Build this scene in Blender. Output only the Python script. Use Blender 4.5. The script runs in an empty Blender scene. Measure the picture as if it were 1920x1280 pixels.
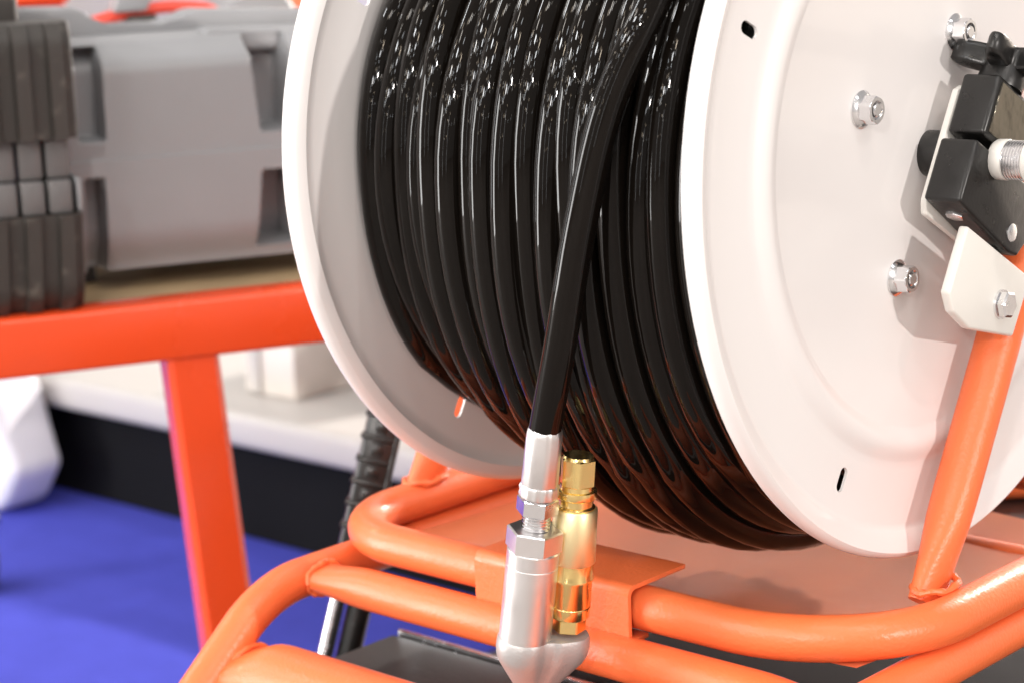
import bpy, bmesh, math, random
from mathutils import Vector, Matrix, noise
random.seed(7)
sc = bpy.context.scene
col = sc.collection
PI = math.pi

# ------------------------------------------------------------------ camera
cam_d = bpy.data.cameras.new('camera')
cam = bpy.data.objects.new('camera', cam_d)
col.objects.link(cam)
CAM = Vector((0.7573, -1.0074, 0.1520))
RM = [[0.7377060445, 0.6738926996, -0.0407237196],
      [0.1102654282, -0.1797782096, -0.9775077139],
      [-0.6660565496, 0.7166229307, -0.2069305390]]
rx, ry, rz = Vector(RM[0]), -Vector(RM[1]), -Vector(RM[2])
cam.matrix_world = Matrix(((rx[0], ry[0], rz[0], CAM[0]), (rx[1], ry[1], rz[1], CAM[1]),
                           (rx[2], ry[2], rz[2], CAM[2]), (0, 0, 0, 1)))
cam_d.sensor_width = 36.0
cam_d.lens = 75.52
cam_d.clip_start = 0.02
cam_d.clip_end = 60
cam_d.dof.use_dof = True
cam_d.dof.focus_distance = 1.12
cam_d.dof.aperture_fstop = 9.0
sc.camera = cam

# ------------------------------------------------------------------ hall light
w = bpy.data.worlds.new('World'); sc.world = w; w.use_nodes = True
bg = w.node_tree.nodes['Background']
bg.inputs['Color'].default_value = (1.0, 0.94, 0.91, 1)
bg.inputs['Strength'].default_value = 0.55
sc.view_settings.view_transform = 'Standard'
sc.view_settings.look = 'None'
sc.view_settings.gamma = 1.0
sc.view_settings.use_curve_mapping = False
sc.view_settings.exposure = -0.15
sc.cycles.use_denoising = True
sc.cycles.max_bounces = 8
sc.cycles.sample_clamp_indirect = 6.0


def lamp(kind, name, loc, energy, color=(1, 0.94, 0.88), radius=0.05, target=None, size=None, spot=None):
    d = bpy.data.lights.new(name, kind); d.energy = energy; d.color = color
    if kind in ('POINT', 'SPOT'): d.shadow_soft_size = radius
    if kind == 'AREA':
        d.shape = 'RECTANGLE'; d.size, d.size_y = size
    if kind == 'SPOT': d.spot_size = spot; d.spot_blend = 0.3
    o = bpy.data.objects.new(name, d); col.objects.link(o); o.location = loc
    if target is not None:
        o.rotation_euler = (Vector(target) - Vector(loc)).to_track_quat('-Z', 'Y').to_euler()
    return o


# key lamps (hard shadows), added front and low rear fill lamps, the field of small hall lamps receding overhead, and a few panel lamps
for dv, dist, en, rad in (((1.0, -0.11, 0.235), 5.5, 580, .05), ((1.0, -0.25, 1.2), 3.6, 62, .05), ((0.50, -1.0, 0.36), 4.0, 190, .06), ((-0.12, 1.0, 0.34), 4.2, 1000, .08)):
    v = Vector(dv).normalized() * dist
    lamp('POINT', 'key_and_fill_lamp', v, en, color=(1, .93, .875), radius=rad)
for gx in range(7):
    for gy in range(8):
        x = -6.2 + gx * 1.6 + random.uniform(-.5, .5)
        y = -11.0 + gy * 1.7 + random.uniform(-.6, .6)
        r = random.choice((.05, .08, .11, .15, .19))
        lamp('POINT', 'hall_lamp', (x, y, 3.5 + random.uniform(-.8, .9)), 2000 * r * r * random.uniform(.6, 1.3),
             color=random.choice([(1, .93, .85), (1, .84, .66), (.93, .96, 1), (1, .97, .93)]), radius=r)
for k in range(30):                      # unseen lamps, lower and nearer, added for the glints on the hose
    a = math.radians(random.uniform(-75, 62)); d = random.uniform(4.2, 8.0); r = random.choice((.03, .045, .06, .08))
    lamp('POINT', 'glint_lamp', (d * math.sin(a), -d * math.cos(a), random.uniform(1.5, 2.9)), 2600 * r * r,
         color=random.choice([(1, .93, .85), (1, .8, .58), (.9, .95, 1), (1, .97, .93)]), radius=r)
for k in range(14):                      # small unseen lamps near eye level, added to carry the glints lower
    a = math.radians(random.uniform(-70, 55)); d = random.uniform(5, 9); r = random.choice((.025, .035, .05))
    lamp('POINT', 'glint_lamp', (d * math.sin(a), -d * math.cos(a), random.uniform(.5, 1.5)), 2600 * r * r,
         color=random.choice([(1, .93, .85), (1, .8, .58), (.9, .95, 1)]), radius=r)
for a, d, wd, ht in ((-74, 5.0, .14, 2.2), (-12, 7.0, .10, 2.2), (16, 7.5, .12, 2.3)):   # unseen upright panels added for thin streaks on the hose
    a = math.radians(a); lamp('AREA', 'streak_panel', (d * math.sin(a), -d * math.cos(a), .42), wd * ht * 3.14 * 16, color=(.95, .97, 1), size=(wd, ht), target=(0, 0, .42))
a = math.radians(-50); lamp('AREA', 'streak_panel', (3.6 * math.sin(a), -3.6 * math.cos(a), .03), .8 * 1.6 * 3.14 * 24, color=(1, .985, .97), size=(.8, 1.6), target=(0, 0, .03))   # unseen bright panel added to put a streak on the free hose end
for loc, sz in (((-1.6, -3.6, 2.5), (.6, .2)), ((1.2, -5.4, 2.9), (.6, .25)), ((-3.4, -4.0, 2.4), (.5, .3)), ((-.6, -6.5, 2.2), (.5, .3)), ((-4.0, -1.5, 2.6), (.3, .6))):
    lamp('AREA', 'panel_lamp', loc, 30, color=(.97, .98, 1), size=sz, target=(0, 0, 0))


for x in (-4.6, -2.6, -.6):
    lamp('AREA', 'wall_fill', (x, 3.7, 2.3), 26, color=(1, .93, .84), size=(1.2, .25), target=(x, 4.6, .5))  # unseen fill lamps added to brighten the cream wall


# ------------------------------------------------------------------ materials
def mat(name, base, rough=0.5, metal=0.0, spec=0.5, coat=0.0, coat_r=0.05, bump=0.0, bump_scale=80.0,
        var=0.0, var_scale=6.0, rough_var=0.0, dirt=None, dirt_scale=30.0, dirt_lo=0.62, dirt_hi=0.72, dirt_amt=1.0):
    m = bpy.data.materials.new(name); m.use_nodes = True
    nt = m.node_tree; b = nt.nodes['Principled BSDF']
    b.inputs['Base Color'].default_value = (*base, 1)
    b.inputs['Roughness'].default_value = rough
    b.inputs['Metallic'].default_value = metal
    b.inputs['Specular IOR Level'].default_value = spec
    b.inputs['Coat Weight'].default_value = coat
    b.inputs['Coat Roughness'].default_value = coat_r
    tc = nt.nodes.new('ShaderNodeTexCoord')

    def nz(scale, detail=4.0):
        n = nt.nodes.new('ShaderNodeTexNoise'); n.inputs['Scale'].default_value = scale
        n.inputs['Detail'].default_value = detail
        nt.links.new(tc.outputs['Object'], n.inputs['Vector']); return n
    last = None
    if var > 0:
        n = nz(var_scale)
        mx = nt.nodes.new('ShaderNodeMix'); mx.data_type = 'RGBA'
        mx.inputs[6].default_value = (*[c * (1 - var) for c in base], 1)
        mx.inputs[7].default_value = (*[min(1, c * (1 + var)) for c in base], 1)
        nt.links.new(n.outputs['Fac'], mx.inputs[0]); nt.links.new(mx.outputs[2], b.inputs['Base Color'])
        last = mx.outputs[2]
    if dirt is not None:
        n = nz(dirt_scale, 8.0)
        r = nt.nodes.new('ShaderNodeMapRange'); r.inputs[1].default_value = dirt_lo; r.inputs[2].default_value = dirt_hi
        r.inputs[4].default_value = dirt_amt
        nt.links.new(n.outputs['Fac'], r.inputs[0])
        mx = nt.nodes.new('ShaderNodeMix'); mx.data_type = 'RGBA'
        nt.links.new(r.outputs[0], mx.inputs[0])
        if last: nt.links.new(last, mx.inputs[6])
        else: mx.inputs[6].default_value = (*base, 1)
        mx.inputs[7].default_value = (*dirt, 1)
        nt.links.new(mx.outputs[2], b.inputs['Base Color'])
    if rough_var > 0:
        n = nz(var_scale * 2.3)
        r = nt.nodes.new('ShaderNodeMapRange'); r.inputs[1].default_value = .3; r.inputs[2].default_value = .7
        r.inputs[3].default_value = max(0, rough - rough_var); r.inputs[4].default_value = min(1, rough + rough_var)
        nt.links.new(n.outputs['Fac'], r.inputs[0]); nt.links.new(r.outputs[0], b.inputs['Roughness'])
    if bump > 0:
        n = nz(bump_scale, 3.0)
        bp = nt.nodes.new('ShaderNodeBump'); bp.inputs['Strength'].default_value = bump
        bp.inputs['Distance'].default_value = 0.001
        nt.links.new(n.outputs['Fac'], bp.inputs['Height']); nt.links.new(bp.outputs['Normal'], b.inputs['Normal'])
    return m


M = {}
M['orange'] = mat('orange_powder_coat', (0.84, 0.165, 0.05), rough=0.36, bump=0.3, bump_scale=420, var=0.06, var_scale=9, rough_var=.08, dirt=(.88, .34, .17), dirt_scale=75, dirt_lo=.70, dirt_hi=.78, dirt_amt=.55)
M['red_orange'] = mat('orange_paint_shaded', (0.78, 0.074, 0.017), rough=0.26, bump=0.12, bump_scale=160, var=0.06, var_scale=5, rough_var=.08)  # the frame's orange, with the table's dimmer light put into the colour
M['white'] = mat('white_enamel', (0.725, 0.70, 0.692), rough=0.40, coat=0.3, coat_r=0.05, bump=0.06, bump_scale=45, var=0.02, var_scale=9, rough_var=.1)
M['white_bracket'] = mat('white_bracket_paint', (0.70, 0.68, 0.64), rough=0.35, bump=0.06, bump_scale=150)
M['hose'] = mat('glossy_black_hose', (0.005, 0.0038, 0.003), rough=0.022, spec=0.19, bump=0.05, bump_scale=70, rough_var=.02, var_scale=30)
M['zinc'] = mat('zinc_plated_steel', (0.80, 0.80, 0.81), rough=0.22, metal=1.0, rough_var=.08, var_scale=60)
M['steel'] = mat('machined_steel', (0.80, 0.78, 0.775), rough=0.36, metal=1.0, bump=0.02, bump_scale=300, rough_var=.06, var_scale=25)
M['cast'] = mat('grey_cast_aluminium', (0.40, 0.38, 0.372), rough=0.45, metal=0.5, bump=0.2, bump_scale=700, var=.06, var_scale=50)
M['brass'] = mat('polished_brass', (0.96, 0.72, 0.30), rough=0.22, metal=1.0, rough_var=.06, var_scale=60)
M['brass_satin'] = mat('satin_brass', (0.95, 0.80, 0.46), rough=0.42, metal=1.0, bump=.05, bump_scale=900)
M['black'] = mat('black_moulded_plastic', (0.008, 0.0075, 0.007), rough=0.33, bump=0.12, bump_scale=350, rough_var=.08, var_scale=40, dirt=(.06, .06, .06), dirt_scale=160, dirt_lo=.72, dirt_hi=.76)
M['black_gloss'] = mat('dark_metallised_label', (0.17, 0.155, 0.125), rough=0.14, metal=1.0, var=.1, var_scale=40, bump=.35, bump_scale=45)
M['rubber'] = mat('worn_black_rubber', (0.036, 0.031, 0.027), rough=0.5, bump=0.3, bump_scale=240, var=.1, var_scale=20,
                  dirt=(.22, .20, .17), dirt_scale=60, dirt_lo=.60, dirt_hi=.80, dirt_amt=.5)
M['grip'] = mat('black_grip_plastic', (0.012, 0.011, 0.010), rough=0.3, bump=.1, bump_scale=200)
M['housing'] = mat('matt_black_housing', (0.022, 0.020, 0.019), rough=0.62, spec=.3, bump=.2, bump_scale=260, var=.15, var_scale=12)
M['case'] = mat('grey_case_plastic', (0.265, 0.268, 0.278), rough=0.42, bump=0.35, bump_scale=520, var=.05, var_scale=10, rough_var=.06)
M['case_dark'] = mat('slate_plastic', (0.13, 0.125, 0.125), rough=0.42, bump=0.3, bump_scale=420)
M['wood'] = mat('tan_board', (0.42, 0.30, 0.17), rough=0.55, var=.25, var_scale=14, bump=.2, bump_scale=90)
M['carpet'] = mat('blue_carpet', (0.068, 0.078, 0.47), rough=0.95, spec=.1, bump=0.8, bump_scale=600, var=.12, var_scale=30)
M['floor'] = mat('dark_hall_floor', (0.26, 0.235, 0.22), rough=0.6, var=.2, var_scale=3)
M['tray'] = mat('glossy_orange_sheet', (0.92, 0.28, 0.12), rough=0.4, coat=.3, coat_r=.25, bump=.15, bump_scale=90, var=.05)
M['podium'] = mat('white_laminate', (0.47, 0.445, 0.42), rough=0.4, var=.02)
M['void'] = mat('black_board_and_shade', (0.006, 0.006, 0.007), rough=0.8, spec=.1)  # also on the block that stands in for shade under the frame
M['bag'] = mat('white_film', (0.66, 0.66, 0.69), rough=0.4, var=.04, var_scale=9)
M['cream'] = mat('cream_wall_paint', (0.88, 0.82, 0.74), rough=0.8, var=.05, var_scale=2)
M['red'] = mat('red_plastic', (0.75, 0.06, 0.03), rough=0.4)
M['clear'] = mat('frosted_plastic', (0.62, 0.58, 0.53), rough=0.35, var=.12, var_scale=20)


# ------------------------------------------------------------------ mesh helpers
def link(name, me, material, parent=None):
    o = bpy.data.objects.new(name, me); col.objects.link(o)
    if material is not None and not me.materials: me.materials.append(material)
    if parent is not None: o.parent = parent
    return o


def fin(bm, name, material, parent=None, sharp=40):
    bmesh.ops.recalc_face_normals(bm, faces=bm.faces[:])
    me = bpy.data.meshes.new(name); bm.to_mesh(me); bm.free()
    for p in me.polygons: p.use_smooth = True
    me.set_sharp_from_angle(angle=math.radians(sharp))
    return link(name, me, material, parent)


def thing(name, label, cat, loc=(0, 0, 0), group=None):
    o = bpy.data.objects.new(name, None); col.objects.link(o); o.location = loc
    o.empty_display_size = .05
    tag(o, label, cat, group); ROOT[o.name] = Vector(loc)
    return o


ROOT = {}


def tag(o, label, cat, group=None):
    o['label'] = label; o['category'] = cat
    if group: o['group'] = group
    return o


def adopt(o, parent):
    """parent o (built in world coordinates) keeping it in place; parents are never rotated"""
    o.parent = parent
    off = Vector((0, 0, 0)); p = parent
    while p is not None:
        off += p.location; p = p.parent
    o.location = o.location - off
    return o


def part(bm, name, material, parent, sharp=40):
    return adopt(fin(bm, name, material, None, sharp), parent)


def frames(pts):
    n = len(pts); tang = []
    for i in range(n):
        a = pts[max(i - 1, 0)]; b = pts[min(i + 1, n - 1)]; tang.append((b - a).normalized())
    t = tang[0]; u = t.orthogonal().normalized(); out = []
    for i in range(n):
        t2 = tang[i]
        u = (u - t2 * u.dot(t2)).normalized()
        out.append((t2, u, t2.cross(u)))
    return out


def tube(pts, r, seg=20, cap=True, bm=None, rfun=None):
    pts = [Vector(p) for p in pts]
    bm = bm or bmesh.new(); fr = frames(pts); rings = []
    for i, (p, (t, u, v)) in enumerate(zip(pts, fr)):
        rr = rfun(i / (len(pts) - 1)) if rfun else r
        rings.append([bm.verts.new(p + (u * math.cos(2 * PI * k / seg) + v * math.sin(2 * PI * k / seg)) * rr) for k in range(seg)])
    for a, b in zip(rings[:-1], rings[1:]):
        for k in range(seg):
            bm.faces.new((a[k], a[(k + 1) % seg], b[(k + 1) % seg], b[k]))
    if cap:
        bm.faces.new(rings[0][::-1]); bm.faces.new(rings[-1])
    return bm


def round_path(corners, radius, closed=False, n=14):
    """polyline with filleted corners"""
    c = [Vector(p) for p in corners]; out = []; m = len(c)
    rad = radius if isinstance(radius, (list, tuple)) else [radius] * m
    for i in range(m):
        if not closed and i in (0, m - 1): out.append(c[i]); continue
        p, a, b = c[i], c[i - 1], c[(i + 1) % m]
        d1 = (a - p).normalized(); d2 = (b - p).normalized()
        ang = d1.angle(d2); L = rad[i] / math.tan(ang / 2)
        s = p + d1 * L; e = p + d2 * L
        ctr = p + (d1 + d2).normalized() * (rad[i] / math.sin(ang / 2))
        v1 = s - ctr; v2 = e - ctr; th = v1.angle(v2)
        for k in range(n + 1):
            t = k / n
            out.append(ctr + (v1 * math.sin((1 - t) * th) + v2 * math.sin(t * th)) / math.sin(th))
    # subdivide straight spans
    res = []
    seq = out + ([out[0]] if closed else [])
    for a, b in zip(seq[:-1], seq[1:]):
        k = max(1, int((b - a).length / .02))
        for j in range(k): res.append(a.lerp(b, j / k))
    if not closed: res.append(seq[-1])
    return res


def tube_closed(pts, r, seg=20):
    pts = [Vector(p) for p in pts]; bm = bmesh.new(); n = len(pts); rings = []
    for i, p in enumerate(pts):
        t = (pts[(i + 1) % n] - pts[i - 1]).normalized(); up = Vector((0, 0, 1)); u = t.cross(up).normalized(); v = u.cross(t)
        rings.append([bm.verts.new(p + (u * math.cos(2 * PI * k / seg) + v * math.sin(2 * PI * k / seg)) * r) for k in range(seg)])
    for i in range(n):
        a, b = rings[i], rings[(i + 1) % n]
        for k in range(seg): bm.faces.new((a[k], a[(k + 1) % seg], b[(k + 1) % seg], b[k]))
    return bm


def basis(axis):
    a = Vector(axis).normalized(); u = a.orthogonal().normalized(); return a, u, a.cross(u)


def lathe(prof, origin, axis, seg=48, rfun=None, bm=None, udir=None):
    """prof: list of (distance along axis, radius); closed caps where radius is 0"""
    bm = bm or bmesh.new(); a, u, v = basis(axis)
    if udir is not None:
        u = Vector(udir); u = (u - a * u.dot(a)).normalized(); v = a.cross(u)
    o = Vector(origin); rings = []
    for h, r in prof:
        if r <= 1e-6: rings.append([bm.verts.new(o + a * h)]); continue
        rings.append([bm.verts.new(o + a * h + (u * math.cos(2 * PI * k / seg) + v * math.sin(2 * PI * k / seg)) * (r * (rfun(k / seg, h) if rfun else 1))) for k in range(seg)])
    for p, q in zip(rings[:-1], rings[1:]):
        for k in range(seg):
            k2 = (k + 1) % seg
            if len(p) == 1 and len(q) == 1: continue
            if len(p) == 1: bm.faces.new((p[0], q[k2], q[k]))
            elif len(q) == 1: bm.faces.new((p[k], p[k2], q[0]))
            else: bm.faces.new((p[k], p[k2], q[k2], q[k]))
    return bm


def prism(poly, o, e1, e2, e3, depth, bevel=0.0, seg=2, bm=None):
    """polygon in (e1,e2) extruded by depth along e3"""
    own = bmesh.new(); o, e1, e2, e3 = Vector(o), Vector(e1), Vector(e2), Vector(e3)
    a = [own.verts.new(o + e1 * x + e2 * y) for x, y in poly]
    b = [own.verts.new(o + e1 * x + e2 * y + e3 * depth) for x, y in poly]
    n = len(poly)
    own.faces.new(a[::-1]); own.faces.new(b)
    for i in range(n): own.faces.new((a[i], a[(i + 1) % n], b[(i + 1) % n], b[i]))
    if bevel > 0:
        bmesh.ops.bevel(own, geom=own.edges[:], offset=bevel, segments=seg, profile=.5, affect='EDGES', clamp_overlap=True)
    if bm is None: return own
    me = bpy.data.meshes.new('tmp'); own.to_mesh(me); own.free(); bm.from_mesh(me); bpy.data.meshes.remove(me)
    return bm


EX, EY, EZ = Vector((1, 0, 0)), Vector((0, 1, 0)), Vector((0, 0, 1))


def box(x0, x1, y0, y1, z0, z1, bevel=.002, seg=2, bm=None, o=(0, 0, 0), e=(EX, EY, EZ)):
    O = Vector(o) + e[2] * z0
    return prism([(x0, y0), (x1, y0), (x1, y1), (x0, y1)], O, e[0], e[1], e[2], z1 - z0, bevel, seg, bm)


def hexpoly(r, rot=0.0):
    return [(r * math.cos(rot + k * PI / 3), r * math.sin(rot + k * PI / 3)) for k in range(6)]


def smooth01(t): t = max(0, min(1, t)); return t * t * (3 - 2 * t)


def interp(tab, x):
    if x <= tab[0][0]: return tab[0][1]
    for (a, b), (c, d) in zip(tab[:-1], tab[1:]):
        if x <= c: return b + (d - b) * smooth01((x - a) / (c - a)) * .5 + (d - b) * ((x - a) / (c - a)) * .5
    return tab[-1][1]


def catmull(pts, n=12):
    P = [Vector(p) for p in pts]; P = [P[0] * 2 - P[1]] + P + [P[-1] * 2 - P[-2]]; out = []
    for i in range(1, len(P) - 2):
        p0, p1, p2, p3 = P[i - 1:i + 3]
        for k in range(n):
            t = k / n
            out.append(.5 * ((2 * p1) + (p2 - p0) * t + (2 * p0 - 5 * p1 + 4 * p2 - p3) * t * t + (3 * p1 - p0 - 3 * p2 + p3) * t ** 3))
    out.append(P[-2]); return out


# ------------------------------------------------------------------ setting
FLOOR = -0.75
bm = bmesh.new()
vs = [bm.verts.new(p) for p in ((-7, -.2, FLOOR), (-.95, -.2, FLOOR), (-.95, 4.59, FLOOR), (-7, 4.59, FLOOR))]
bm.faces.new(vs)
carpet = fin(bm, 'carpet', M['carpet']); carpet['kind'] = 'structure'
bm = bmesh.new()
bm.faces.new([bm.verts.new(p) for p in ((-8, -12, FLOOR - .004), (8, -12, FLOOR - .004), (8, 7, FLOOR - .004), (-8, 7, FLOOR - .004))])
flo = fin(bm, 'floor', M['floor']); flo['kind'] = 'structure'
wl = fin(box(-7, 3, 4.6, 4.7, FLOOR + .004, 1.6, .004), 'wall', M['cream']); wl['kind'] = 'structure'

# ------------------------------------------------------------------ hose reel
R = 0.22; HW = 0.1397
reel = thing('hose_reel', 'large white enamelled drum reel wound with glossy black hose', 'hose reel', (0, 0, 0))


def cut(o, cutters):
    for c in cutters:
        m = o.modifiers.new('cut', 'BOOLEAN'); m.operation = 'DIFFERENCE'; m.object = c; m.solver = 'EXACT'
    dg = bpy.context.evaluated_depsgraph_get(); dg.update()
    me = bpy.data.meshes.new_from_object(o.evaluated_get(dg))
    o.modifiers.clear(); o.data = me
    for c in cutters:
        d = c.data; bpy.data.objects.remove(c); bpy.data.meshes.remove(d)
    for p in me.polygons: p.use_smooth = True
    me.set_sharp_from_angle(angle=math.radians(38))


def slot_cutter(x, r, ang, L=.0135, wd=.0066):
    e1 = Vector((0, math.cos(ang), math.sin(ang))); e2 = Vector((0, -math.sin(ang), math.cos(ang)))
    pl = []
    for k in range(9): t = -PI / 2 + PI * k / 8; pl.append((L / 2 - wd / 2 + math.cos(t) * wd / 2, math.sin(t) * wd / 2))
    for k in range(9): t = PI / 2 + PI * k / 8; pl.append((-L / 2 + wd / 2 + math.cos(t) * wd / 2, math.sin(t) * wd / 2))
    return fin(prism(pl, e1 * r + EX * (x - .03), e1, e2, EX, .06), 'cutter', None)


def arc(cx, cr, rad, a0, a1, n):
    return [(cx + rad * math.cos(math.radians(a0 + (a1 - a0) * k / n)), cr + rad * math.sin(math.radians(a0 + (a1 - a0) * k / n))) for k in range(n + 1)]


# outer-face profile (x offset outward, radius): flat web, pressed ring, flat web, rolled lip
def flange_profile():
    outer = [(0.0, .012), (0.0, .06), (0.0, .147)]
    for k in range(1, 12):
        t = k / 12; outer.append((.0034 * math.sin(PI * t) ** 1.3, .147 + t * .021))
    outer += [(0.0, .168), (-.0003, .172), (-.0005, .185), (-.0005, .2015)]
    outer += [(-.0002, .2035), (.0008, .2055), (.0026, .2075)]
    outer += arc(.0010, .2128, .0072, 20, 150, 14)[1:]
    inner = [(-.0060, .2105), (-.0042, .2075), (-.0030, .2045), (-.0022, .2015), (-.0021, .185), (-.0019, .172), (-.0016, .168)]
    for k in range(11, 0, -1):
        t = k / 12; inner.append((-.0016 + .0034 * math.sin(PI * t) ** 1.3, .147 + t * .021))
    inner += [(-.0016, .147), (-.0016, .06), (-.0016, .012), (0.0, .012)]
    return outer + inner


def flange(sign):
    prof = [(h, r) for h, r in flange_profile()]
    return fin(lathe(prof, (sign * HW, 0, 0), (sign, 0, 0), seg=256), 'flange', M['white'], sharp=38)


near = flange(1)
cut(near, [slot_cutter(HW, .1848, math.radians(a)) for a in (-119.7, 154.3, 64.3, -25.7)])
far = flange(-1)
cut(far, [slot_cutter(-HW, .1835, math.radians(a)) for a in (-120.8, -30.8, 59.2, 149.2)])
adopt(near, reel); adopt(far, reel)
near['label'] = 'near white flange with nuts and slots'
part(lathe([(-.1375, .0), (-.1375, .118), (.1375, .118), (.1375, 0)], (0, 0, 0), EX, seg=64), 'drum', M['white'], reel)
part(lathe([(-.20, 0), (-.20, .0095), (.1505, .0095), (.1505, 0)], (0, 0, 0), EX, seg=32), 'axle', M['zinc'], reel)
# black hub spacer between flange and bracket
part(lathe([(-.0005, 0), (-.0005, .0118), (.0005, .0126), (.012, .0126), (.0128, .0122), (.0128, 0)], (HW - .001, -.006, .002), EX, seg=40), 'hub_spacer', M['black'], reel)


def flange_nut(pos, axis, rot, parent, s=1.0):
    """serrated flange nut with stud end showing"""
    a, u, v = basis(axis)
    nut = part(lathe([(0, 0), (0, .0098 * s), (.0009 * s, .0100 * s), (.0022 * s, .0086 * s), (.0032 * s, .0068 * s), (.0032 * s, 0)], pos, axis, seg=36), 'nut', M['zinc'], parent)
    bm = bmesh.new(); r = .0078 * s; n = 48; rings = []
    for h, k in ((.0020, 1.0), (.0082, 1.0), (.0094, .93), (.0098, .86)):
        ring = []
        for i in range(n):
            t = 2 * PI * i / n; apo = math.cos(PI / 6) / math.cos(((t + rot) % (PI / 3)) - PI / 6)
            rr = r * (apo if k == 1.0 else min(apo, k))
            ring.append(bm.verts.new(Vector(pos) + a * (h * s) + (u * math.cos(t) + v * math.sin(t)) * rr))
        rings.append(ring)
    for h, rr in ((.0098, .0050), (.0090, .0043), (.0072, .0042)):
        rings.append([bm.verts.new(Vector(pos) + a * (h * s) + (u * math.cos(2 * PI * i / n) + v * math.sin(2 * PI * i / n)) * rr * s) for i in range(n)])
    for p, q in zip(rings[:-1], rings[1:]):
        for i in range(n): bm.faces.new((p[i], p[(i + 1) % n], q[(i + 1) % n], q[i]))
    bm.faces.new(rings[-1]); bm.faces.new(rings[0][::-1])
    part(bm, 'hexagon', M['zinc'], nut, sharp=28)
    part(lathe([(.006 * s, 0), (.006 * s, .0036 * s), (.0096 * s, .0036 * s), (.0103 * s, .0030 * s), (.0103 * s, 0)], pos, axis, seg=28), 'stud', M['zinc'], nut)
    return nut


for (y, z), rt in (((-.0715, .0322), .2), ((-.0384, -.0612), .75), ((.0198, .0651), .5), ((.0520, -.0315), .1)):
    flange_nut((HW, y, z), (1, 0, 0), rt, reel)

# ------------------------------------------------------------------ hose: wound coil and hanging end in one run
HR = 0.0086
front = [(-.14, .1590), (-.12, .1630), (-.08, .171), (-.04, .180), (0, .187), (.04, .191), (.09, .190), (.14, .188)]
sagt = [(-.14, .008), (-.10, .013), (-.06, .025), (-.02, .036), (.02, .0405), (.05, .037), (.08, .026), (.11, .014), (.14, .008)]
NT = 18
jit = [random.uniform(-.0048, .0030) for _ in range(NT + 3)]
jit[2] += .003; jit[6] -= .003; jit[9] += .003; jit[13] += .003; jit[17] += .002
jx = [random.uniform(-.0035, .0035) for _ in range(NT + 3)]


def coil_pt(x, th, extra=0.0):
    s = max(0.0, -math.sin(th)) ** 1.6
    r = interp(front, x) + s * interp(sagt, x) + extra
    return Vector((x, r * math.cos(th), r * math.sin(th)))


pts = []
STEP = 84
th_end_B = math.radians(153)          # where the free end leaves the coil
th_end_A = th_end_B - math.radians(285)
th0 = th_end_A - NT * 2 * PI
for i in range(NT * STEP):
    t = i / STEP; k = int(t); f = t - k
    j = jit[k] * (1 - smooth01(f)) + jit[k + 1] * smooth01(f)
    dx = jx[k] * (1 - smooth01(f)) + jx[k + 1] * smooth01(f)
    # each turn runs nearly square to the axle and steps over in one third of its length
    ff = k + smooth01((f - .58) / .42) * .8 + f * .2
    x = .1298 - ff / (NT - 1.3) * .2595 + dx
    x = max(-.1305, min(.1298, x))
    th = th0 + t * 2 * PI
    wob = .0018 * math.sin(2.3 * th + k * 1.7) + .0010 * math.sin(5.3 * th + k)
    pts.append(coil_pt(x, th, j + wob - .028 * (1 - smooth01(t / .6)) - .028 * smooth01((t - NT + .3) / .3)))
nB = 66
coil_a = pts; pts = []
for i in range(1, nB + 1):
    t = i / nB; th = th_end_A + math.radians(285) * t
    x = .1298 + (.0990 - .1298) * smooth01(t)
    p = coil_pt(x, th, -.024 + .0405 * smooth01(t * 1.9))
    if t > .75:
        tgt = Vector((.0990, -.1880, .0957)); p = p.lerp(p * (tgt.yz.length / p.yz.length), (t - .75) / .25)
        p.x = x
    pts.append(p)
hang = catmull([pts[-6], pts[-1], (.0815, -.2045, .0450), (.0665, -.2115, -.0150), (.0500, -.2105, -.075), (.0340, -.2070, -.1235)], 16)
pts = pts[:-6] + hang
hose = thing('pressure_hose', 'glossy black hose wound round the white reel, its free end hanging down in front', 'hose', (.034, -.207, -.1235))
part(tube(pts, HR, seg=20), 'free_end', M['hose'], hose, sharp=60)
part(tube(coil_a, HR, seg=18), 'wound_coil', M['hose'], hose, sharp=60)
# lower layer filling the gaps between the outer turns
pts2 = []
for i in range(16 * 60):
    t = i / 60; th = -t * 2 * PI; x = .130 - .260 * t / 16
    p = coil_pt(x, th, 0); L = p.yz.length; p = Vector((x, p.y * (L - .0125) / L, p.z * (L - .0125) / L)); pts2.append(p)
part(tube(pts2, HR, seg=12), 'inner_layer', M['hose'], hose, sharp=60)

# end fitting on the hanging end
A0 = Vector((.0340, -.2070, -.1235)); A1 = Vector((.0137, -.2070, -.2415))
ax = (A1 - A0).normalized(); LEN = (A1 - A0).length     # 0.1197
CAMD = (CAM - A0)


def facet(n, depth, ph=0.0):
    def f(k, h):
        t = (k * n + ph) % 1.0
        return 1 - depth * math.sin(PI * t)
    return f


def octr(k, h):
    t = 2 * PI * k; n = 8
    return 1.0 - .035 * (abs(math.sin(n * t / 2)) < .16) + .75 * (math.cos(PI / n) / math.cos((t % (2 * PI / n)) - PI / n) * 1.02 - 1.0)


part(lathe([(-.001, .0082), (-.001, .0088), (.0004, .0094), (.003, .0097), (.029, .0101), (.0305, .0096), (.0312, .0070)], A0, ax, seg=64, rfun=octr, udir=(1, .2, 0)), 'ferrule', M['steel'], hose, sharp=22)
part(lathe([(.0295, .006), (.0300, .0102), (.0315, .0108), (.0335, .0103), (.0355, .0108), (.0370, .0102), (.0375, .006)], A0, ax, seg=72, rfun=facet(14, .06)), 'crimp_collar', M['steel'], hose)


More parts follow.
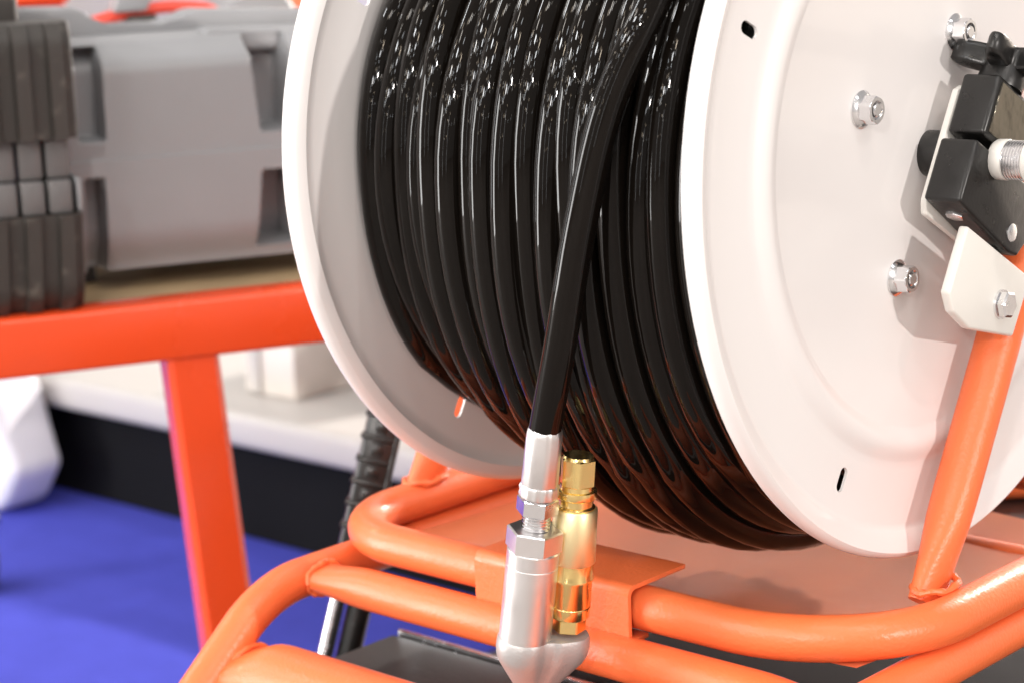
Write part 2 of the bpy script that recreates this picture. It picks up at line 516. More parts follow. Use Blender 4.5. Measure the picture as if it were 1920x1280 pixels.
def hexr(rot):
    def f(k, h):
        t = 2 * PI * k + rot
        return math.cos(PI / 6) / math.cos((t % (PI / 3)) - PI / 6)
    return f


def hexnut(h0, h1, r, o, axis, rot, name, material, parent, c=.0007):
    return part(lathe([(h0, 0), (h0, r - c * 1.5), (h0 + c, r), (h1 - c, r), (h1, r - c * 1.5), (h1, 0)], o, axis, seg=72, rfun=hexr(rot), udir=(1, .2, 0)), name, material, parent, sharp=25)


hexnut(.0375, .0465, .0113, A0, ax, .35, 'hex_nut', M['zinc'], hose)
prof = [(.0455, 0), (.0455, .0070)]
for k in range(6):
    h = .0468 + k * .0018; prof += [(h, .0066), (h + .0005, .0076), (h + .0009, .0076), (h + .0014, .0066)]
prof += [(.059, .0066), (.059, 0)]
part(lathe(prof, A0, ax, seg=40), 'thread', M['zinc'], hose, sharp=50)

# steel coupling screwed on below
sc_t = thing('steel_coupling', 'cylindrical silver steel coupling with hexagonal top hanging on the hose end', 'coupling', A1)
hexnut(.0553, .0672, .0152, A0, ax, .35, 'hex_head', M['steel'], sc_t)
part(lathe([(.0668, 0), (.0668, .0134), (.0674, .0140), (.0755, .0140), (.0757, .01375), (.0760, .0140), (.1180, .0140), (.1188, .0134), (.1188, 0)], A0, ax, seg=72), 'barrel', M['steel'], sc_t, sharp=30)

# brass coupling just behind and to the right
B0 = Vector((.0382, -.1860, -.1420)); bx = Vector((-.012, -.0, -.1)).normalized()
brs = thing('brass_coupling', 'polished brass quick coupling standing behind the silver coupling', 'coupling', B0 + bx * .1)
hexnut(.0, .0155, .0098, B0, bx, .1, 'hex_head', M['brass'], brs)
part(lathe([(-.0012, 0), (-.0012, .0052), (-.0012, .0078), (.0006, .0084), (.0006, 0)], B0, bx, seg=48), 'rim', M['brass'], brs)
part(lathe([(.015, 0), (.015, .0090), (.0175, .0092), (.0178, .0108), (.0212, .0112), (.0222, .0106), (.0228, .0094), (.0262, .0092), (.0272, .0104), (.028, .0104), (.028, 0)], B0, bx, seg=56), 'neck', M['brass'], brs)
part(lathe([(.0278, 0), (.0278, .0112), (.0286, .0118), (.044, .0121), (.058, .0122), (.0586, .0118), (.0586, 0)], B0, bx, seg=56), 'sleeve', M['brass_satin'], brs)
part(lathe([(.0584, 0), (.0584, .0116), (.066, .0113), (.0672, .0119), (.0684, .0119), (.0696, .0112), (.083, .0112), (.0834, .0109), (.0838, .0112), (.0895, .0106), (.0905, .0098), (.0905, 0)], B0, bx, seg=56), 'tail', M['brass'], brs)
hexnut(.0903, .0985, .0094, B0, bx, .5, 'lock_nut', M['brass'], brs)

# grey cast twin nozzle body that both couplings screw into
nz = thing('nozzle_body', 'grey cast twin nozzle body tapering to a point under the two couplings', 'nozzle', A1)
B1 = B0 + bx * .098
Ao = A0 + ax * .1188


def hull(P):
    P = sorted(P); lo, up = [], []
    for seq, out in ((P, lo), (P[::-1], up)):
        for p in seq:
            while len(out) > 1 and (out[-1][0] - out[-2][0]) * (p[1] - out[-2][1]) - (out[-1][1] - out[-2][1]) * (p[0] - out[-2][0]) <= 0: out.pop()
            out.append(p)
    return lo[:-1] + up[:-1]


e1 = (B1 - Ao); e1 = (e1 - ax * e1.dot(ax)); DB = e1.length; e1.normalize(); e3 = ax.cross(e1).normalized()
c0 = Ao; c1 = B1
bm = bmesh.new(); rings = []; N = 96
for h, ra, rb2, sep, sh in ((-.0008, .0118, .0095, 1, 0), (-.0008, .0138, .0112, 1, 0), (.0008, .0149, .0120, 1, 0), (.006, .0152, .0124, 1, 0), (.0105, .0148, .0122, .98, 0.01),
                            (.014, .0137, .0115, .93, .03), (.022, .0103, .0088, .72, .10), (.030, .0070, .0062, .48, .18), (.037, .0042, .0038, .25, .25), (.041, .002, .002, .1, .28)):
    pts3 = []
    for k in range(64):
        t = 2 * PI * k / 64
        pts3.append((DB * sh + ra * math.cos(t), ra * math.sin(t))); pts3.append((DB * (sh + sep * (1 - sh)) + rb2 * math.cos(t), rb2 * math.sin(t)))
    H = hull(pts3); cx = DB * (sh + sep * (1 - sh) * .42); ring = []
    # soft waist between the two sockets
    for k in range(N):
        t = 2 * PI * k / N; d = Vector((math.cos(t), math.sin(t))); best = 0
        for a_, b_ in zip(H, H[1:] + H[:1]):
            p = Vector((a_[0] - cx, a_[1])); q = Vector((b_[0] - cx, b_[1])); e = q - p; den = d.x * e.y - d.y * e.x
            if abs(den) < 1e-12: continue
            u_ = (p.x * e.y - p.y * e.x) / den; v_ = (p.x * d.y - p.y * d.x) / den
            if u_ > 0 and -1e-6 <= v_ <= 1.000001: best = max(best, u_)
        waist = 1 - .13 * math.exp(-((math.sin(t) ** 2 - 1) ** 2) / .02) * sep
        ring.append(bm.verts.new(Ao + ax * h + e1 * (cx + d.x * best * waist) + e3 * (d.y * best * waist)))
    rings.append(ring)
for a_, b_ in zip(rings[:-1], rings[1:]):
    for k in range(N): bm.faces.new((a_[k], a_[(k + 1) % N], b_[(k + 1) % N], b_[k]))
bm.faces.new(rings[0][::-1]); bm.faces.new(rings[-1])
part(bm, 'body', M['cast'], nz)
wb = bmesh.new()
off = -e3 if (-e3).dot(CAMD) > 0 else e3
for k in range(9):
    p = c0 + e1 * (DB * .56 - k * .0002) + ax * (.0020 + k * .0021) + off * (.0112 if k < 4 else .0112 - (k - 3) * .0007)
    bmesh.ops.create_icosphere(wb, subdivisions=1, radius=.0009 + .0003 * (k % 2), matrix=Matrix.Translation(p))
part(wb, 'raised_marks', M['cast'], nz)

# ------------------------------------------------------------------ tubular frame
TR = 0.0126; ZL = -0.241; ZB = -0.2665
frame = thing('reel_frame', 'orange powder coated tube frame carrying the white hose reel', 'frame', (0, 0, FLOOR))
XL, XR, YF, YB = -.2235, .1805, -.1315, .2300
loop = round_path([(XL, YF, ZL), (XR, YF, ZL), (XR, YB, ZL), (XL, YB, ZL)], [.062, .088, .07, .07], closed=True, n=18)
part(tube_closed(loop, TR, 24), 'upper_loop', M['orange'], frame)


def leg_tube(x, y, z0, length, name='support_tube'):
    d = Vector((0, .5, .866)); a = Vector((x, y, z0)); n = 26
    P = [a + d * (length * k / (n - 1)) for k in range(n)]
    # flattened, coped foot where it is welded on
    bm = bmesh.new(); rings = []; seg = 24; v = Vector((0, .866, -.5))
    for i, p in enumerate(P):
        s = p.z - a.z; f = smooth01(s / .05)
        ru = TR * (1.18 - .18 * f); rx_ = TR * (.55 + .45 * f)
        rings.append([bm.verts.new(p + EX * math.cos(2 * PI * k / seg) * rx_ + v * math.sin(2 * PI * k / seg) * ru) for k in range(seg)])
    for r1, r2 in zip(rings[:-1], rings[1:]):
        for k in range(seg): bm.faces.new((r1[k], r1[(k + 1) % seg], r2[(k + 1) % seg], r2[k]))
    bm.faces.new(rings[0][::-1]); bm.faces.new(rings[-1])
    return part(bm, name, M['orange'], frame)


def bead(center, rx_, ry_, name='weld_bead', zdir=EZ, xdir=EX, r=.0019):
    P = []; n = 40; x = Vector(xdir).normalized(); z = Vector(zdir).normalized(); y = z.cross(x)
    c = Vector(center)
    for k in range(n):
        t = 2 * PI * k / n
        P.append(c + x * math.cos(t) * rx_ + y * math.sin(t) * ry_ + z * (.0008 * math.sin(5 * t)))
    bm = bmesh.new(); rings = []; seg = 8
    for i, p in enumerate(P):
        tg = (P[(i + 1) % n] - P[i - 1]).normalized(); u = tg.cross(z).normalized(); vv = u.cross(tg)
        rr = r * (1 + .22 * math.sin(i * 2.1) + .15 * math.sin(i * .9))
        rings.append([bm.verts.new(p + (u * math.cos(2 * PI * k / seg) + vv * math.sin(2 * PI * k / seg)) * rr) for k in range(seg)])
    for i in range(n):
        a, b = rings[i], rings[(i + 1) % n]
        for k in range(seg): bm.faces.new((a[k], a[(k + 1) % seg], b[(k + 1) % seg], b[k]))
    return part(bm, name, M['orange'], frame)


LX = .1592
leg_tube(LX, -.0425, ZL + .002, .30)
bead((LX + .004, -.038, ZL + .0125), .0105, .0165)
leg_tube(XL, -.046, ZL + .004, .30)
bead((XL, -.042, ZL + .0125), .0105, .0165)

# lower side rails that bend down into legs, and cross tubes
for x in (XL + .001, XR - .003):
    rail = round_path([(x, .335, FLOOR), (x, .335, ZB), (x, -.185, ZB), (x, -.330, ZB - .118), (x, -.345, FLOOR)], [0, .06, .085, .05, 0], n=14)
    part(tube(rail, TR, 24), 'side_rail', M['orange'], frame)


def cope_tube(p0, p1, r, name='cross_tube', flat=.045, h=1.0):
    """tube whose ends are pressed flatter where they meet the rails"""
    p0, p1 = Vector(p0), Vector(p1); L = (p1 - p0).length; n = 60; bm = bmesh.new(); rings = []; seg = 24
    t = (p1 - p0).normalized(); u = EZ; v = t.cross(u).normalized(); u = v.cross(t)
    for i in range(n):
        s = i / (n - 1) * L; d = min(s, L - s); f = smooth01(d / flat)
        ru = r * (.66 + .34 * f) * h; rv = r * (1.16 - .16 * f)
        rings.append([bm.verts.new(p0 + t * s + u * math.cos(2 * PI * k / seg) * ru + v * math.sin(2 * PI * k / seg) * rv) for k in range(seg)])
    for a, b in zip(rings[:-1], rings[1:]):
        for k in range(seg): bm.faces.new((a[k], a[(k + 1) % seg], b[(k + 1) % seg], b[k]))
    bm.faces.new(rings[0][::-1]); bm.faces.new(rings[-1])
    return part(bm, name, M['orange'], frame)


cope_tube((XL + .012, -.150, ZB + .001), (XR - .012, -.150, ZB + .001), .0128)
bead((XL + .0155, -.150, ZB + .001), .010, .014, zdir=EX, xdir=EZ)
cope_tube((XL + .010, -.212, -.3115), (XR - .012, -.212, -.3115), .0245, flat=.03, h=1.0)
bead((XL + .0130, -.212, -.3095), .016, .020, zdir=EX, xdir=EZ)
cope_tube((XL + .012, .12, ZB), (XR - .012, .12, ZB), .0126)

# tray sheet under the reel, slightly dished
bm = bmesh.new(); nx, ny = 26, 20; g = []
for i in range(nx):
    row = []
    for j in range(ny):
        x = -.205 + .370 * i / (nx - 1); y = -.1180 + .285 * j / (ny - 1)
        z = -.2575 + .006 * (2 * j / (ny - 1) - 1) ** 2 + .0015 * math.sin(i * .5)
        row.append(bm.verts.new((x, y, z)))
    g.append(row)
for i in range(nx - 1):
    for j in range(ny - 1): bm.faces.new((g[i][j], g[i + 1][j], g[i + 1][j + 1], g[i][j + 1]))
bmesh.ops.solidify(bm, geom=bm.faces[:], thickness=.002)
part(bm, 'tray', M['tray'], frame)

# folded clip plate hooked over the front tube
bm = bmesh.new(); th = .0026
sec = round_path([(-.098, -.2242, 0), (-.1492, -.2242, 0), (-.1492, -.2575, 0), (-.132, -.2575, 0)], [0, .006, .004, 0], n=6)
a2 = [(p.x, p.y) for p in sec]; ring = []
nrm = []
for i in range(len(a2)):
    p, q = Vector(a2[max(0, i - 1)]), Vector(a2[min(len(a2) - 1, i + 1)]); t = (q - p).normalized(); nrm.append(Vector((-t.y, t.x)))
poly = [(a2[i][0], a2[i][1]) for i in range(len(a2))] + [(a2[i][0] + nrm[i].x * th, a2[i][1] + nrm[i].y * th) for i in range(len(a2) - 1, -1, -1)]
part(prism(poly, (-.0775, 0, 0), EY, EZ, EX, .1155, .0006, 2), 'clip_plate', M['orange'], frame)
bead((.030, -.140, -.2590), .010, .003)

# white joggled bracket on the tube, bolted
UW = Vector((0, .5, .866)); UU = Vector((0, .866, -.5))
part(prism([(-.0190, -.0330), (-.0150, -.0396), (.052, -.0396), (.052, .030), (.046, .036), (-.0140, .036), (-.0190, .031)], (.1505, 0, 0), UU, UW, EX, .0042, .0012, 2), 'bracket_plate', M['white_bracket'], frame)
part(prism([(-.0078, -.0412), (-.0078, -.0790), (.002, -.0865), (.022, -.0885), (.0675, -.0765), (.0690, -.0412)], (.1705, 0, 0), UU, UW, EX, .0060, .0017, 3), 'bracket_foot', M['white_bracket'], frame)
part(prism([(.030, -.0411), (.0650, -.0411), (.0650, -.0397), (.030, -.0397)], (.1505, 0, 0), UU, UW, EX, .0220, .0006, 1), 'bracket_step', M['white_bracket'], frame)
bp = Vector((.1764, 0, 0)) + UU * .0455 + UW * -.0655
blt = part(lathe([(0, 0), (0, .0082), (.0014, .0080), (.0014, 0)], bp, EX, seg=40), 'bolt', M['zinc'], frame)
hexnut(.0013, .0062, .0078, bp, EX, .2, 'bolt_head', M['zinc'], blt, c=.0009)

# ------------------------------------------------------------------ black ball valve on the bracket
val = thing('control_valve', 'black plastic valve with star knob bolted to the white bracket', 'valve', Vector((.155, 0, 0)))
VX = .1552; DX = .0225
part(prism([(-.0240, -.0340), (.038, -.0388), (.0470, -.0375), (.0520, -.028), (.052, .0015), (-.0240, .0015)], (VX, 0, 0), UU, UW, EX, DX, .0022, 3), 'lower_body', M['black'], val)
part(prism([(-.0200, .0060), (.034, .0060), (.034, .034), (.028, .0405), (-.0200, .0405)], (VX, 0, 0), UU, UW, EX, DX, .0024, 3), 'upper_body', M['black'], val)
part(prism([(-.0165, .009), (.031, .009), (.031, .032), (.026, .0375), (-.0165, .0375)], (VX + DX - .0004, 0, 0), UU, UW, EX, .0012, .0004, 1), 'face_panel', M['black_gloss'], val)
part(lathe([(-.002, 0), (-.002, .0042), (.008, .0042), (.008, 0)], Vector((VX + .012, 0, 0)) + UU * .002, UW, seg=24), 'stem', M['black'], val)
# star knob, five arms
KC = Vector((VX + .0115, 0, 0)) + UU * .0000 + UW * .0425
part(lathe([(-.0025, 0), (-.0025, .0125), (.002, .0130), (.0065, .0122), (.010, .0118), (.010, 0)], KC, UW, seg=36), 'knob_neck', M['black'], val)
bm = bmesh.new(); n = 100; rings = []
for h, sc_ in ((.0070, .86), (.0078, .95), (.0092, 1.0), (.0165, 1.0), (.0186, .97), (.0196, .88), (.0200, .6)):
    ring = []
    for i in range(n):
        t = 2 * PI * i / n; c5 = .5 + .5 * math.cos(5 * (t - math.radians(168)))
        rr = (.0120 + .0175 * c5 ** 1.5) * sc_
        ring.append(bm.verts.new(KC + UW * h + (UU * math.cos(t) + EX * math.sin(t)) * rr))
    rings.append(ring)
for a, b in zip(rings[:-1], rings[1:]):
    for k in range(n): bm.faces.new((a[k], a[(k + 1) % n], b[(k + 1) % n], b[k]))
bm.faces.new(rings[0][::-1]); bm.faces.new(rings[-1])
part(bm, 'star_knob', M['black'], val)
# screw recesses: bottom face and side face
q = Vector((VX + .0105, 0, 0)) + UU * -.006 + UW * -.0350
part(lathe([(0, 0), (0, .0052), (.0016, .0052), (.0020, .0044), (.0020, 0)], q, -UW, seg=6), 'screw', M['zinc'], val)
q = Vector((VX + DX - .0004, 0, 0)) + UU * .034 + UW * -.0285
part(lathe([(0, 0), (0, .0050), (.0010, .0050), (.0014, .0042), (.0014, 0)], q, EX, seg=30), 'screw', M['zinc'], val)
# white swivel outlet with ridged grip
prof = [(-.001, 0), (-.001, .0098), (.0005, .0108), (.006, .0110)]
part(lathe(prof + [(.0068, .0104), (.0068, 0)], (VX + DX, .0005, 0), EX, seg=44), 'outlet_collar', M['white_bracket'], val)
prof = [(.0066, 0), (.0066, .0100)]
for k in range(7):
    h = .0070 + k * .0017; prof += [(h, .0098), (h + .0005, .0106), (h + .0010, .0106), (h + .0014, .0098)]
part(lathe(prof + [(.0190, .0098), (.0190, 0)], (VX + DX, .0005, 0), EX, seg=44), 'outlet_thread', M['zinc'], val, sharp=50)
part(lathe([(.0188, 0), (.0188, .0112), (.0196, .0120), (.040, .0120), (.042, .0110), (.042, 0)], (VX + DX, .0005, 0), EX, seg=44), 'outlet_sleeve', M['white_bracket'], val)

# ------------------------------------------------------------------ orange work table behind
TD = Vector((.4497, .8932, 0)); TN = Vector((-.8932, .4497, 0)); T0 = Vector((-.6863, -.0013, -.1746))
tb = thing('work_table', 'orange steel work table with a tan board top behind the reel', 'table', (T0.x, T0.y, FLOOR))
E3 = (TD, TN, EZ)
part(box(-.34, .86, 0.0, .045, -.0485, 0, .004, 3, o=T0, e=E3), 'front_beam', M['red_orange'], tb)
part(box(-.34, .86, .555, .60, -.0485, 0, .004, 3, o=T0, e=E3), 'rear_beam', M['red_orange'], tb)
for s in (-.34, .815):
    part(box(s, s + .045, .0455, .5545, -.0485, 0, .004, 3, o=T0, e=E3), 'end_beam', M['red_orange'], tb)
part(box(-.294, .814, .046, .554, -.020, -.0015, .001, 1, o=T0, e=E3), 'board', M['wood'], tb)
for s, m_, ds, dm in ((.091, .004, .028, -.03), (.79, .004, .03, -.03), (-.32, .004, -.03, -.03), (.79, .556, .03, .03), (-.32, .556, -.03, .03)):
    bm = bmesh.new(); zt = T0.z - .047; h = zt - FLOOR; rings = []
    for k in (0, 1):
        c = T0 + TD * (s + ds * k) + TN * (m_ + dm * k); z = zt if k == 0 else FLOOR
        pl = []
        for x, y in ((.005, 0), (.040, 0), (.045, .005), (.045, .035), (.040, .040), (.005, .040), (0, .035), (0, .005)):
            P = c + TD * x + TN * y; pl.append(bm.verts.new((P.x, P.y, z)))
        rings.append(pl)
    for k in range(8): bm.faces.new((rings[0][k], rings[0][(k + 1) % 8], rings[1][(k + 1) % 8], rings[1][k]))
    bm.faces.new(rings[0][::-1]); bm.faces.new(rings[1])
    part(bm, 'leg', M['red_orange'], tb, sharp=30)
part(box(.185, .225, .10, .50, -.060, -.0486, .002, 1, o=T0, e=E3), 'under_brace', M['red_orange'], tb)

# ------------------------------------------------------------------ grey tool case on the table
cs = thing('tool_case', 'grey moulded plastic tool case with dark ribbed corner bumpers on the orange table', 'case', T0 + TD * .13 + TN * .15 + EZ * .0)
CS0, CS1, CZ0, CZ1, CM = .000, .3200, -.1570, .0350, .078


def sm(a, b, x): return smooth01((x - a) / (b - a))


def band(a, b, x, e=.004): return sm(a - e / 2, a + e / 2, x) * (1 - sm(b - e / 2, b + e / 2, x))


def case_m(s, z):
    m = CM
    m += .010 * (1 - sm(CZ0, CZ0 + .045, z)) ** 2 * 1.2           # rounded bottom
    m += .030 * sm(CZ1 - .030, CZ1 + .004, z) ** 2                 # rounded top
    m += -.0022 * (1 - sm(-.0615, -.0605, z))                      # lower half stands a little proud
    m += .010 * sm(.005, -.03, s)
    # end recesses, two per half
    sl = (z + .06) * .02
    m += .030 * band(.046 + sl, .066 + sl, s) * band(-.044, .032, z)
    m += .055 * band(.2060 - abs(z + .06) * .08, .232, s, .006) * band(-.046, .034, z)
    m += .030 * band(.048 + sl, .0625 + sl, s) * band(-.19, -.077, z)
    m += .055 * band(.2060 - abs(z + .06) * .12, .230, s, .006) * band(-.146, -.082, z)
    return m


bm = bmesh.new(); NS, NZ = 280, 170; g = []
for i in range(NS):
    s = CS0 + (CS1 - CS0) * i / (NS - 1); row = []
    for j in range(NZ):
        z = CZ0 + (CZ1 - CZ0) * j / (NZ - 1)
        P = T0 + TD * s + TN * case_m(s, z); row.append(bm.verts.new((P.x, P.y, z)))
    # top and back closing the shell
    for m_, z in ((.135, CZ1 + .004), (.30, CZ1 + .004), (.33, CZ1 - .02), (.33, CZ0 + .01), (.31, CZ0)):
        P = T0 + TD * s + TN * m_; row.append(bm.verts.new((P.x, P.y, z)))
    g.append(row)
for i in range(NS - 1):
    n = len(g[0])
    for j in range(n): bm.faces.new((g[i][j], g[i + 1][j], g[i + 1][(j + 1) % n], g[i][(j + 1) % n]))
bm.faces.new(g[0]); bm.faces.new(g[-1][::-1])
part(bm, 'shell', M['case'], cs, sharp=60)
# raised rear rim with a hand dip
rim = [(-.02, .02), (-.02, .0665), (.064, .0640), (.074, .0600), (.084, .0475), (.094, .0430), (.140, .0415), (.150, .0440), (.162, .0530), (.172, .0560), (.285, .0500), (.292, .046), (.292, .02)]
part(prism(rim, T0 + TN * .165 + EZ * .1746, TD, EZ, TN, .055, .005, 3), 'rear_rim', M['case'], cs, sharp=60)
part(prism([(.158, .02), (.158, .0300), (.170, .0420), (.235, .0390), (.256, .030), (.258, .02)], T0 + TN * .115 + EZ * .1746, TD, EZ, TN, .05, .006, 3), 'lid_step', M['case'], cs, sharp=60)
for s in (.05, .27):
    for m_ in (.16, .29): part(lathe([(0, 0), (0, .014), (.018, .013), (.018, 0)], T0 + TD * s + TN * m_ + EZ * -.0012, EZ, seg=20), 'foot', M['rubber'], cs)


def rib_block(s0, s1, z0, z1, taper, name, nrib=3):
    """black corner bumper with upright ribs"""
    bm = bmesh.new()
    m0, m1 = .006, .082
    sec = []
    P = [(s0, m1), (s0, m0 + .004)]
    w_ = (s1 - s0) / nrib
    for k in range(nrib):
        a = s0 + k * w_
        P += [(a + w_ * .03, m0 + .009), (a + w_ * .48, m0 + .009), (a + w_ * .53, m0), (a + w_ * .95, m0 + .0005), (a + w_, m0 + .009)]
    P += [(s1 + .006, m0 + .010), (s1 + .009, m0 + .022), (s1 + .009, m1)]
    rings = []
    zs = [(z0, -.004), (z0 + .004, 0.0)] if taper < 0 else [(z0, 0.0)]
    N = 10
    lv = [(z0 + (z1 - z0) * k / N) for k in range(N + 1)]
    for z in lv:
        f = (z - z0) / (z1 - z0)
        sh = taper * (1 - f if taper < 0 else f)
        inset = .012 * sm(z1 - .016, z1 + .004, z) ** 1.5 if taper > 0 else .010 * (1 - sm(z0 - .004, z0 + .02, z)) ** 1.5
        ring = []
        for s, m_ in P:
            Q = T0 + TD * (s + (sh if s > s0 + .01 else 0)) + TN * (min(m1, m_ + inset)); ring.append(bm.verts.new((Q.x, Q.y, z)))
        rings.append(ring)
    n = len(P)
    for a, b in zip(rings[:-1], rings[1:]):
        for k in range(n): bm.faces.new((a[k], a[(k + 1) % n], b[(k + 1) % n], b[k]))
    bm.faces.new(rings[0][::-1]); bm.faces.new(rings[-1])
    return part(bm, name, M['rubber'], cs, sharp=35)


rib_block(-.055, .0275, -.0330, .0600, .0005, 'corner_bumper', 3)
rib_block(-.055, .0265, -.1735, -.0950, -.004, 'corner_bumper', 3)
# latch bars between the bumpers
for z0, z1, mm, ds in ((-.0660, -.0335, .026, 0.0), (-.0945, -.0670, .018, -.001)):
    for k in range(3):
        a = -.036 + k * .0222 + ds
        part(box(a, a + .0190, mm, .080, z0, z1, .0022, 2, o=Vector((T0.x, T0.y, 0)), e=E3), 'latch_plate', M['case_dark'], cs)
part(box(.0305, .0345, .020, .080, -.0945, -.0670, .0012, 1, o=Vector((T0.x, T0.y, 0)), e=E3), 'latch_edge', M['case'], cs)
part(box(-.075, .006, .0895, .20, .035, .085, .006, 3, o=Vector((T0.x, T0.y, 0)), e=E3), 'handle_block', M['rubber'], cs)

# ------------------------------------------------------------------ things on the table behind the case
TB = Vector((T0.x, T0.y, 0))
gc = thing('rear_case', 'light grey case lid with sloping sides peeking over the front case', 'case', T0 + TD * .25 + TN * .42)
part(prism([(.18, -.1745), (.19, .010), (.247, .0330), (.268, .0600), (.317, .0580), (.334, .030), (.335, -.1745)], TB + TN * .40, TD, EZ, TN, .11, .008, 3), 'shell', M['case'], gc)
part(prism([(.330, -.12), (.331, .030), (.316, .085), (.328, .088), (.347, .030), (.346, -.12)], TB + TN * .42, TD, EZ, TN, .03, .002, 2), 'strap', M['orange'], gc)
rt = thing('red_tool', 'red bar handle with a dark clip behind the grey case', 'tool', T0 + TD * .18 + TN * .38)
P = catmull([TB + TD * s + TN * .375 + EZ * z for s, z in ((.085, .030), (.125, .041), (.155, .047), (.195, .050), (.235, .043), (.245, .02))], 10)
part(tube(P, .0062, 14), 'handle_bar', M['red'], rt)
part(box(.147, .177, .360, .392, -.1735, .0440, .003, 2, o=TB, e=E3), 'clip_post', M['rubber'], rt)
part(prism([(.133, .048), (.143, .075), (.178, .075), (.166, .048)], TB + TN * .355, TD, EZ, TN, .04, .003, 2), 'clip_cap', M['case'], rt)
rb = thing('red_box', 'red box lying behind the grey tool case at the top left', 'box', T0 + TD * .05 + TN * .46)
part(box(-.02, .105, .46, .53, -.1745, .0560, .004, 2, o=TB, e=E3), 'tub', M['red'], rb)
part(box(-.024, .109, .455, .535, .0565, .0720, .004, 2, o=TB, e=E3), 'lid', M['red_orange'], rb)

# ------------------------------------------------------------------ white podium, far left
pd = thing('display_podium', 'long white podium slab on a black plinth standing on blue carpet', 'podium', (-1.2, 1.2, FLOOR))
part(box(-2.6, -.85, .862, 1.75, -.6000, -.5500, .012, 4), 'slab', M['podium'], pd)
part(box(-2.55, -.9, .906, 1.70, FLOOR + .001, -.6005, .002, 1), 'plinth', M['void'], pd)
pb = thing('plastic_box', 'frosted plastic box standing on the white podium', 'box', (-1.56, 1.0, -.55))
part(box(-1.600, -1.490, .955, 1.10, -.5495, -.452, .006, 2), 'tub', M['clear'], pb)
part(box(-1.606, -1.484, .949, 1.106, -.4515, -.440, .003, 2), 'lid', M['podium'], pb)
part(box(-1.583, -1.560, .9495, .9545, -.545, -.456, .001, 1), 'label_panel', M['podium'], pb)
db = thing('dark_case', 'dark case on the podium partly hidden by the far flange', 'case', (-1.46, 1.2, -.55))
part(box(-1.600, -1.300, 1.115, 1.32, -.5495, -.40, .008, 2), 'body', M['void'], db)
part(box(-1.594, -1.306, 1.121, 1.314, -.3995, -.385, .004, 2), 'lid', M['black'], db)

# white bag on the carpet
bagt = thing('paper_bag', 'white angular bag standing on the blue carpet at left edge', 'bag', (-1.95, .78, FLOOR))
prf = [(-2.35, FLOOR + .001), (-1.975, FLOOR + .001), (-1.945, -.7340), (-1.9000, -.6740), (-1.9500, -.5650), (-2.00, -.42), (-2.32, -.42)]
bm = prism(prf, (0, .755, 0), EX, EZ, EY, .09, .020, 5)
part(bm, 'panel', M['bag'], bagt, sharp=60)
for k in range(3):
    x = -2.16 + k * .045
    part(prism([(x, FLOOR + .03), (x + .012, FLOOR + .028), (x + .004, -.47), (x - .004, -.47)], (0, .7515, 0), EX, EZ, EY, .0040, .0015, 1), 'fold', M['bag'], bagt)
# black castor at the frame edge
ct = thing('castor_wheel', 'black castor wheel at the far left edge on the blue carpet', 'wheel', (-1.675, .52, FLOOR))
part(lathe([(-.016, 0), (-.016, .034), (-.010, .042), (.010, .042), (.016, .034), (.016, 0)], (-1.668, .538, FLOOR + .0425), (.55, .83, 0), seg=40), 'tyre', M['rubber'], ct)
part(lathe([(-.0185, 0), (-.0185, .018), (.0185, .018), (.0185, 0)], (-1.668, .538, FLOOR + .0425), (.55, .83, 0), seg=24), 'hub', M['case_dark'], ct)
part(box(-1.687, -1.649, .519, .557, FLOOR + .086, FLOOR + .105, .003, 2), 'fork_plate', M['zinc'], ct)

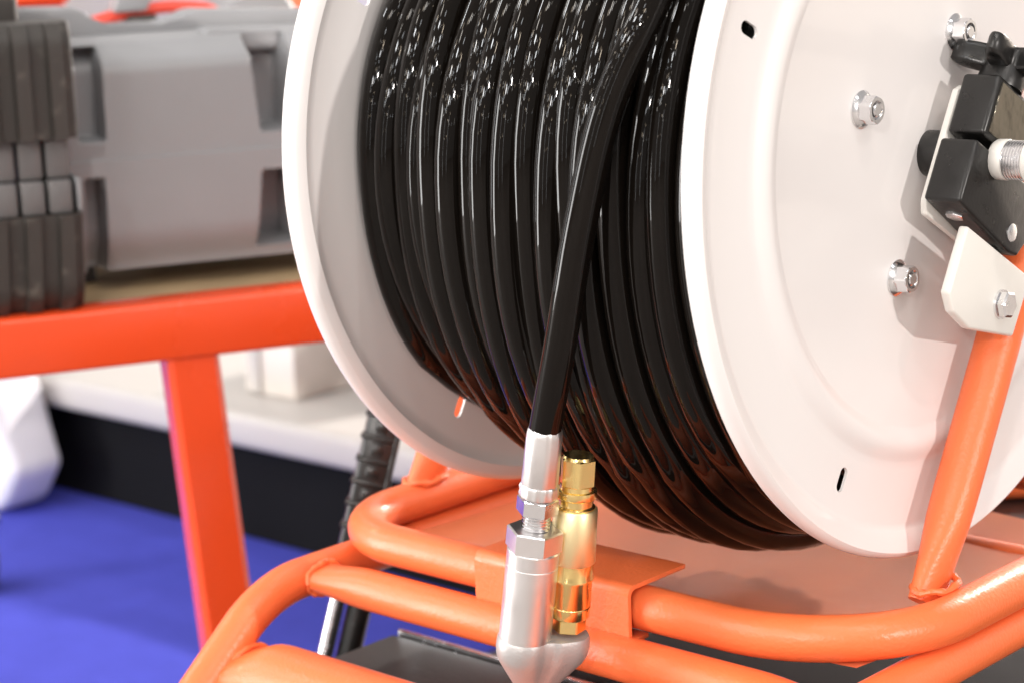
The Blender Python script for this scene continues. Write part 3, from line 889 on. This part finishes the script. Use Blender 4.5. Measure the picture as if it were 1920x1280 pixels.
# ------------------------------------------------------------------ spray lance leaning behind the frame
G0 = Vector((-.3800, .0825, -.2100)); G1 = Vector((-.3925, .0454, -.3330)); gd = (G1 - G0).normalized()
ln = thing('spray_lance', 'spray lance with black ribbed grip leaning behind the orange frame', 'lance', G1 + gd * ((G1.z - FLOOR) / -gd.z))
LF = (G1.z - FLOOR) / -gd.z
sx = (rx - gd * rx.dot(gd)).normalized(); sy = gd.cross(sx).normalized()
GL = (G1 - G0).length
part(prism([(-.0130, -.010), (.0105, -.010), (.0130, -.006), (.0130, .010), (-.0105, .010), (-.0130, .006)], G0, sx, sy, gd, GL + .004, .0025, 2), 'grip_core', M['grip'], ln)
fs = -1 if (-sy).dot(CAM - G0) > 0 else 1
for k in range(7):
    h = .004 + k * .0172
    bm = bmesh.new()
    prism([(-.0145, -.0118), (.0145, -.0118), (.0145, .0118), (-.0145, .0118)], G0 + gd * h, sx, sy, gd, .0046, .0018, 2, bm)
    prism([(-.0050, fs * .0095), (.0040, fs * .0095), (.0050, fs * .0128), (-.0045, fs * .0128)], G0 + gd * (h + .0065), sx, sy, gd, .0080, .0012, 2, bm)
    part(bm, 'rib', M['grip'], ln)
part(prism([(.0112, -.0125), (.0150, -.0125), (.0150, .0125), (.0112, .0125)], G0, sx, sy, gd, GL, .001, 1), 'edge_strip', M['black'], ln)
part(lathe([(0, 0), (0, .0115), (.006, .0100), (.012, .0062), (.016, 0)], G1 + gd * .004, gd, seg=24), 'end_cap', M['grip'], ln)
part(lathe([(.008, 0), (.008, .0060), (LF - .002, .0060), (LF - .002, 0)], G1 + sx * -.004, gd, seg=24), 'steel_tube', M['zinc'], ln)
part(lathe([(.030, 0), (.030, .0095), (.110, .0095), (.110, 0)], G1 + sx * .0130 - sy * fs * .004, gd, seg=24), 'sleeve', M['black'], ln)

# black equipment housing under the frame
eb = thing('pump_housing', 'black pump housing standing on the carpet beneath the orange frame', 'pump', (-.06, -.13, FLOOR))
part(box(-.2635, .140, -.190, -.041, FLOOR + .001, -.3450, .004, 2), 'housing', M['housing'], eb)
part(box(-.2600, .137, -.0405, -.0375, -.365, -.3420, .0008, 1), 'trim_strip', M['zinc'], eb)

part(box(-.150, .36, -.0365, .300, FLOOR + .001, -.3550, .006, 2), 'shade_block', M['void'], eb)  # black block added in place of the shade between the lower tubes

# dark cabinet and a loose orange tube behind the reel at the right edge
cb = thing('black_cabinet', 'low black cabinet behind the reel at the right edge', 'cabinet', (.12, .6, FLOOR))
part(box(-.150, .42, .42, .80, FLOOR + .001, -.352, .006, 2), 'carcass', M['void'], cb)
part(box(-.156, .426, .414, .806, -.3515, -.340, .003, 2), 'top', M['black'], cb)
ot = thing('orange_tube', 'orange steel tube lying on the black cabinet behind the reel', 'tube', (.0, .55, -.34))
part(tube([(-.115 + .02 * k, .425 + .02 * k, -.3268) for k in range(18)], .0130, 20), 'pipe', M['orange'], ot)
part(lathe([(0, .0095), (0, .0134), (.004, .0138), (.004, .0095)], (-.1175, .4225, -.3268), (1, 1, 0), seg=24), 'end_collar', M['orange'], ot)
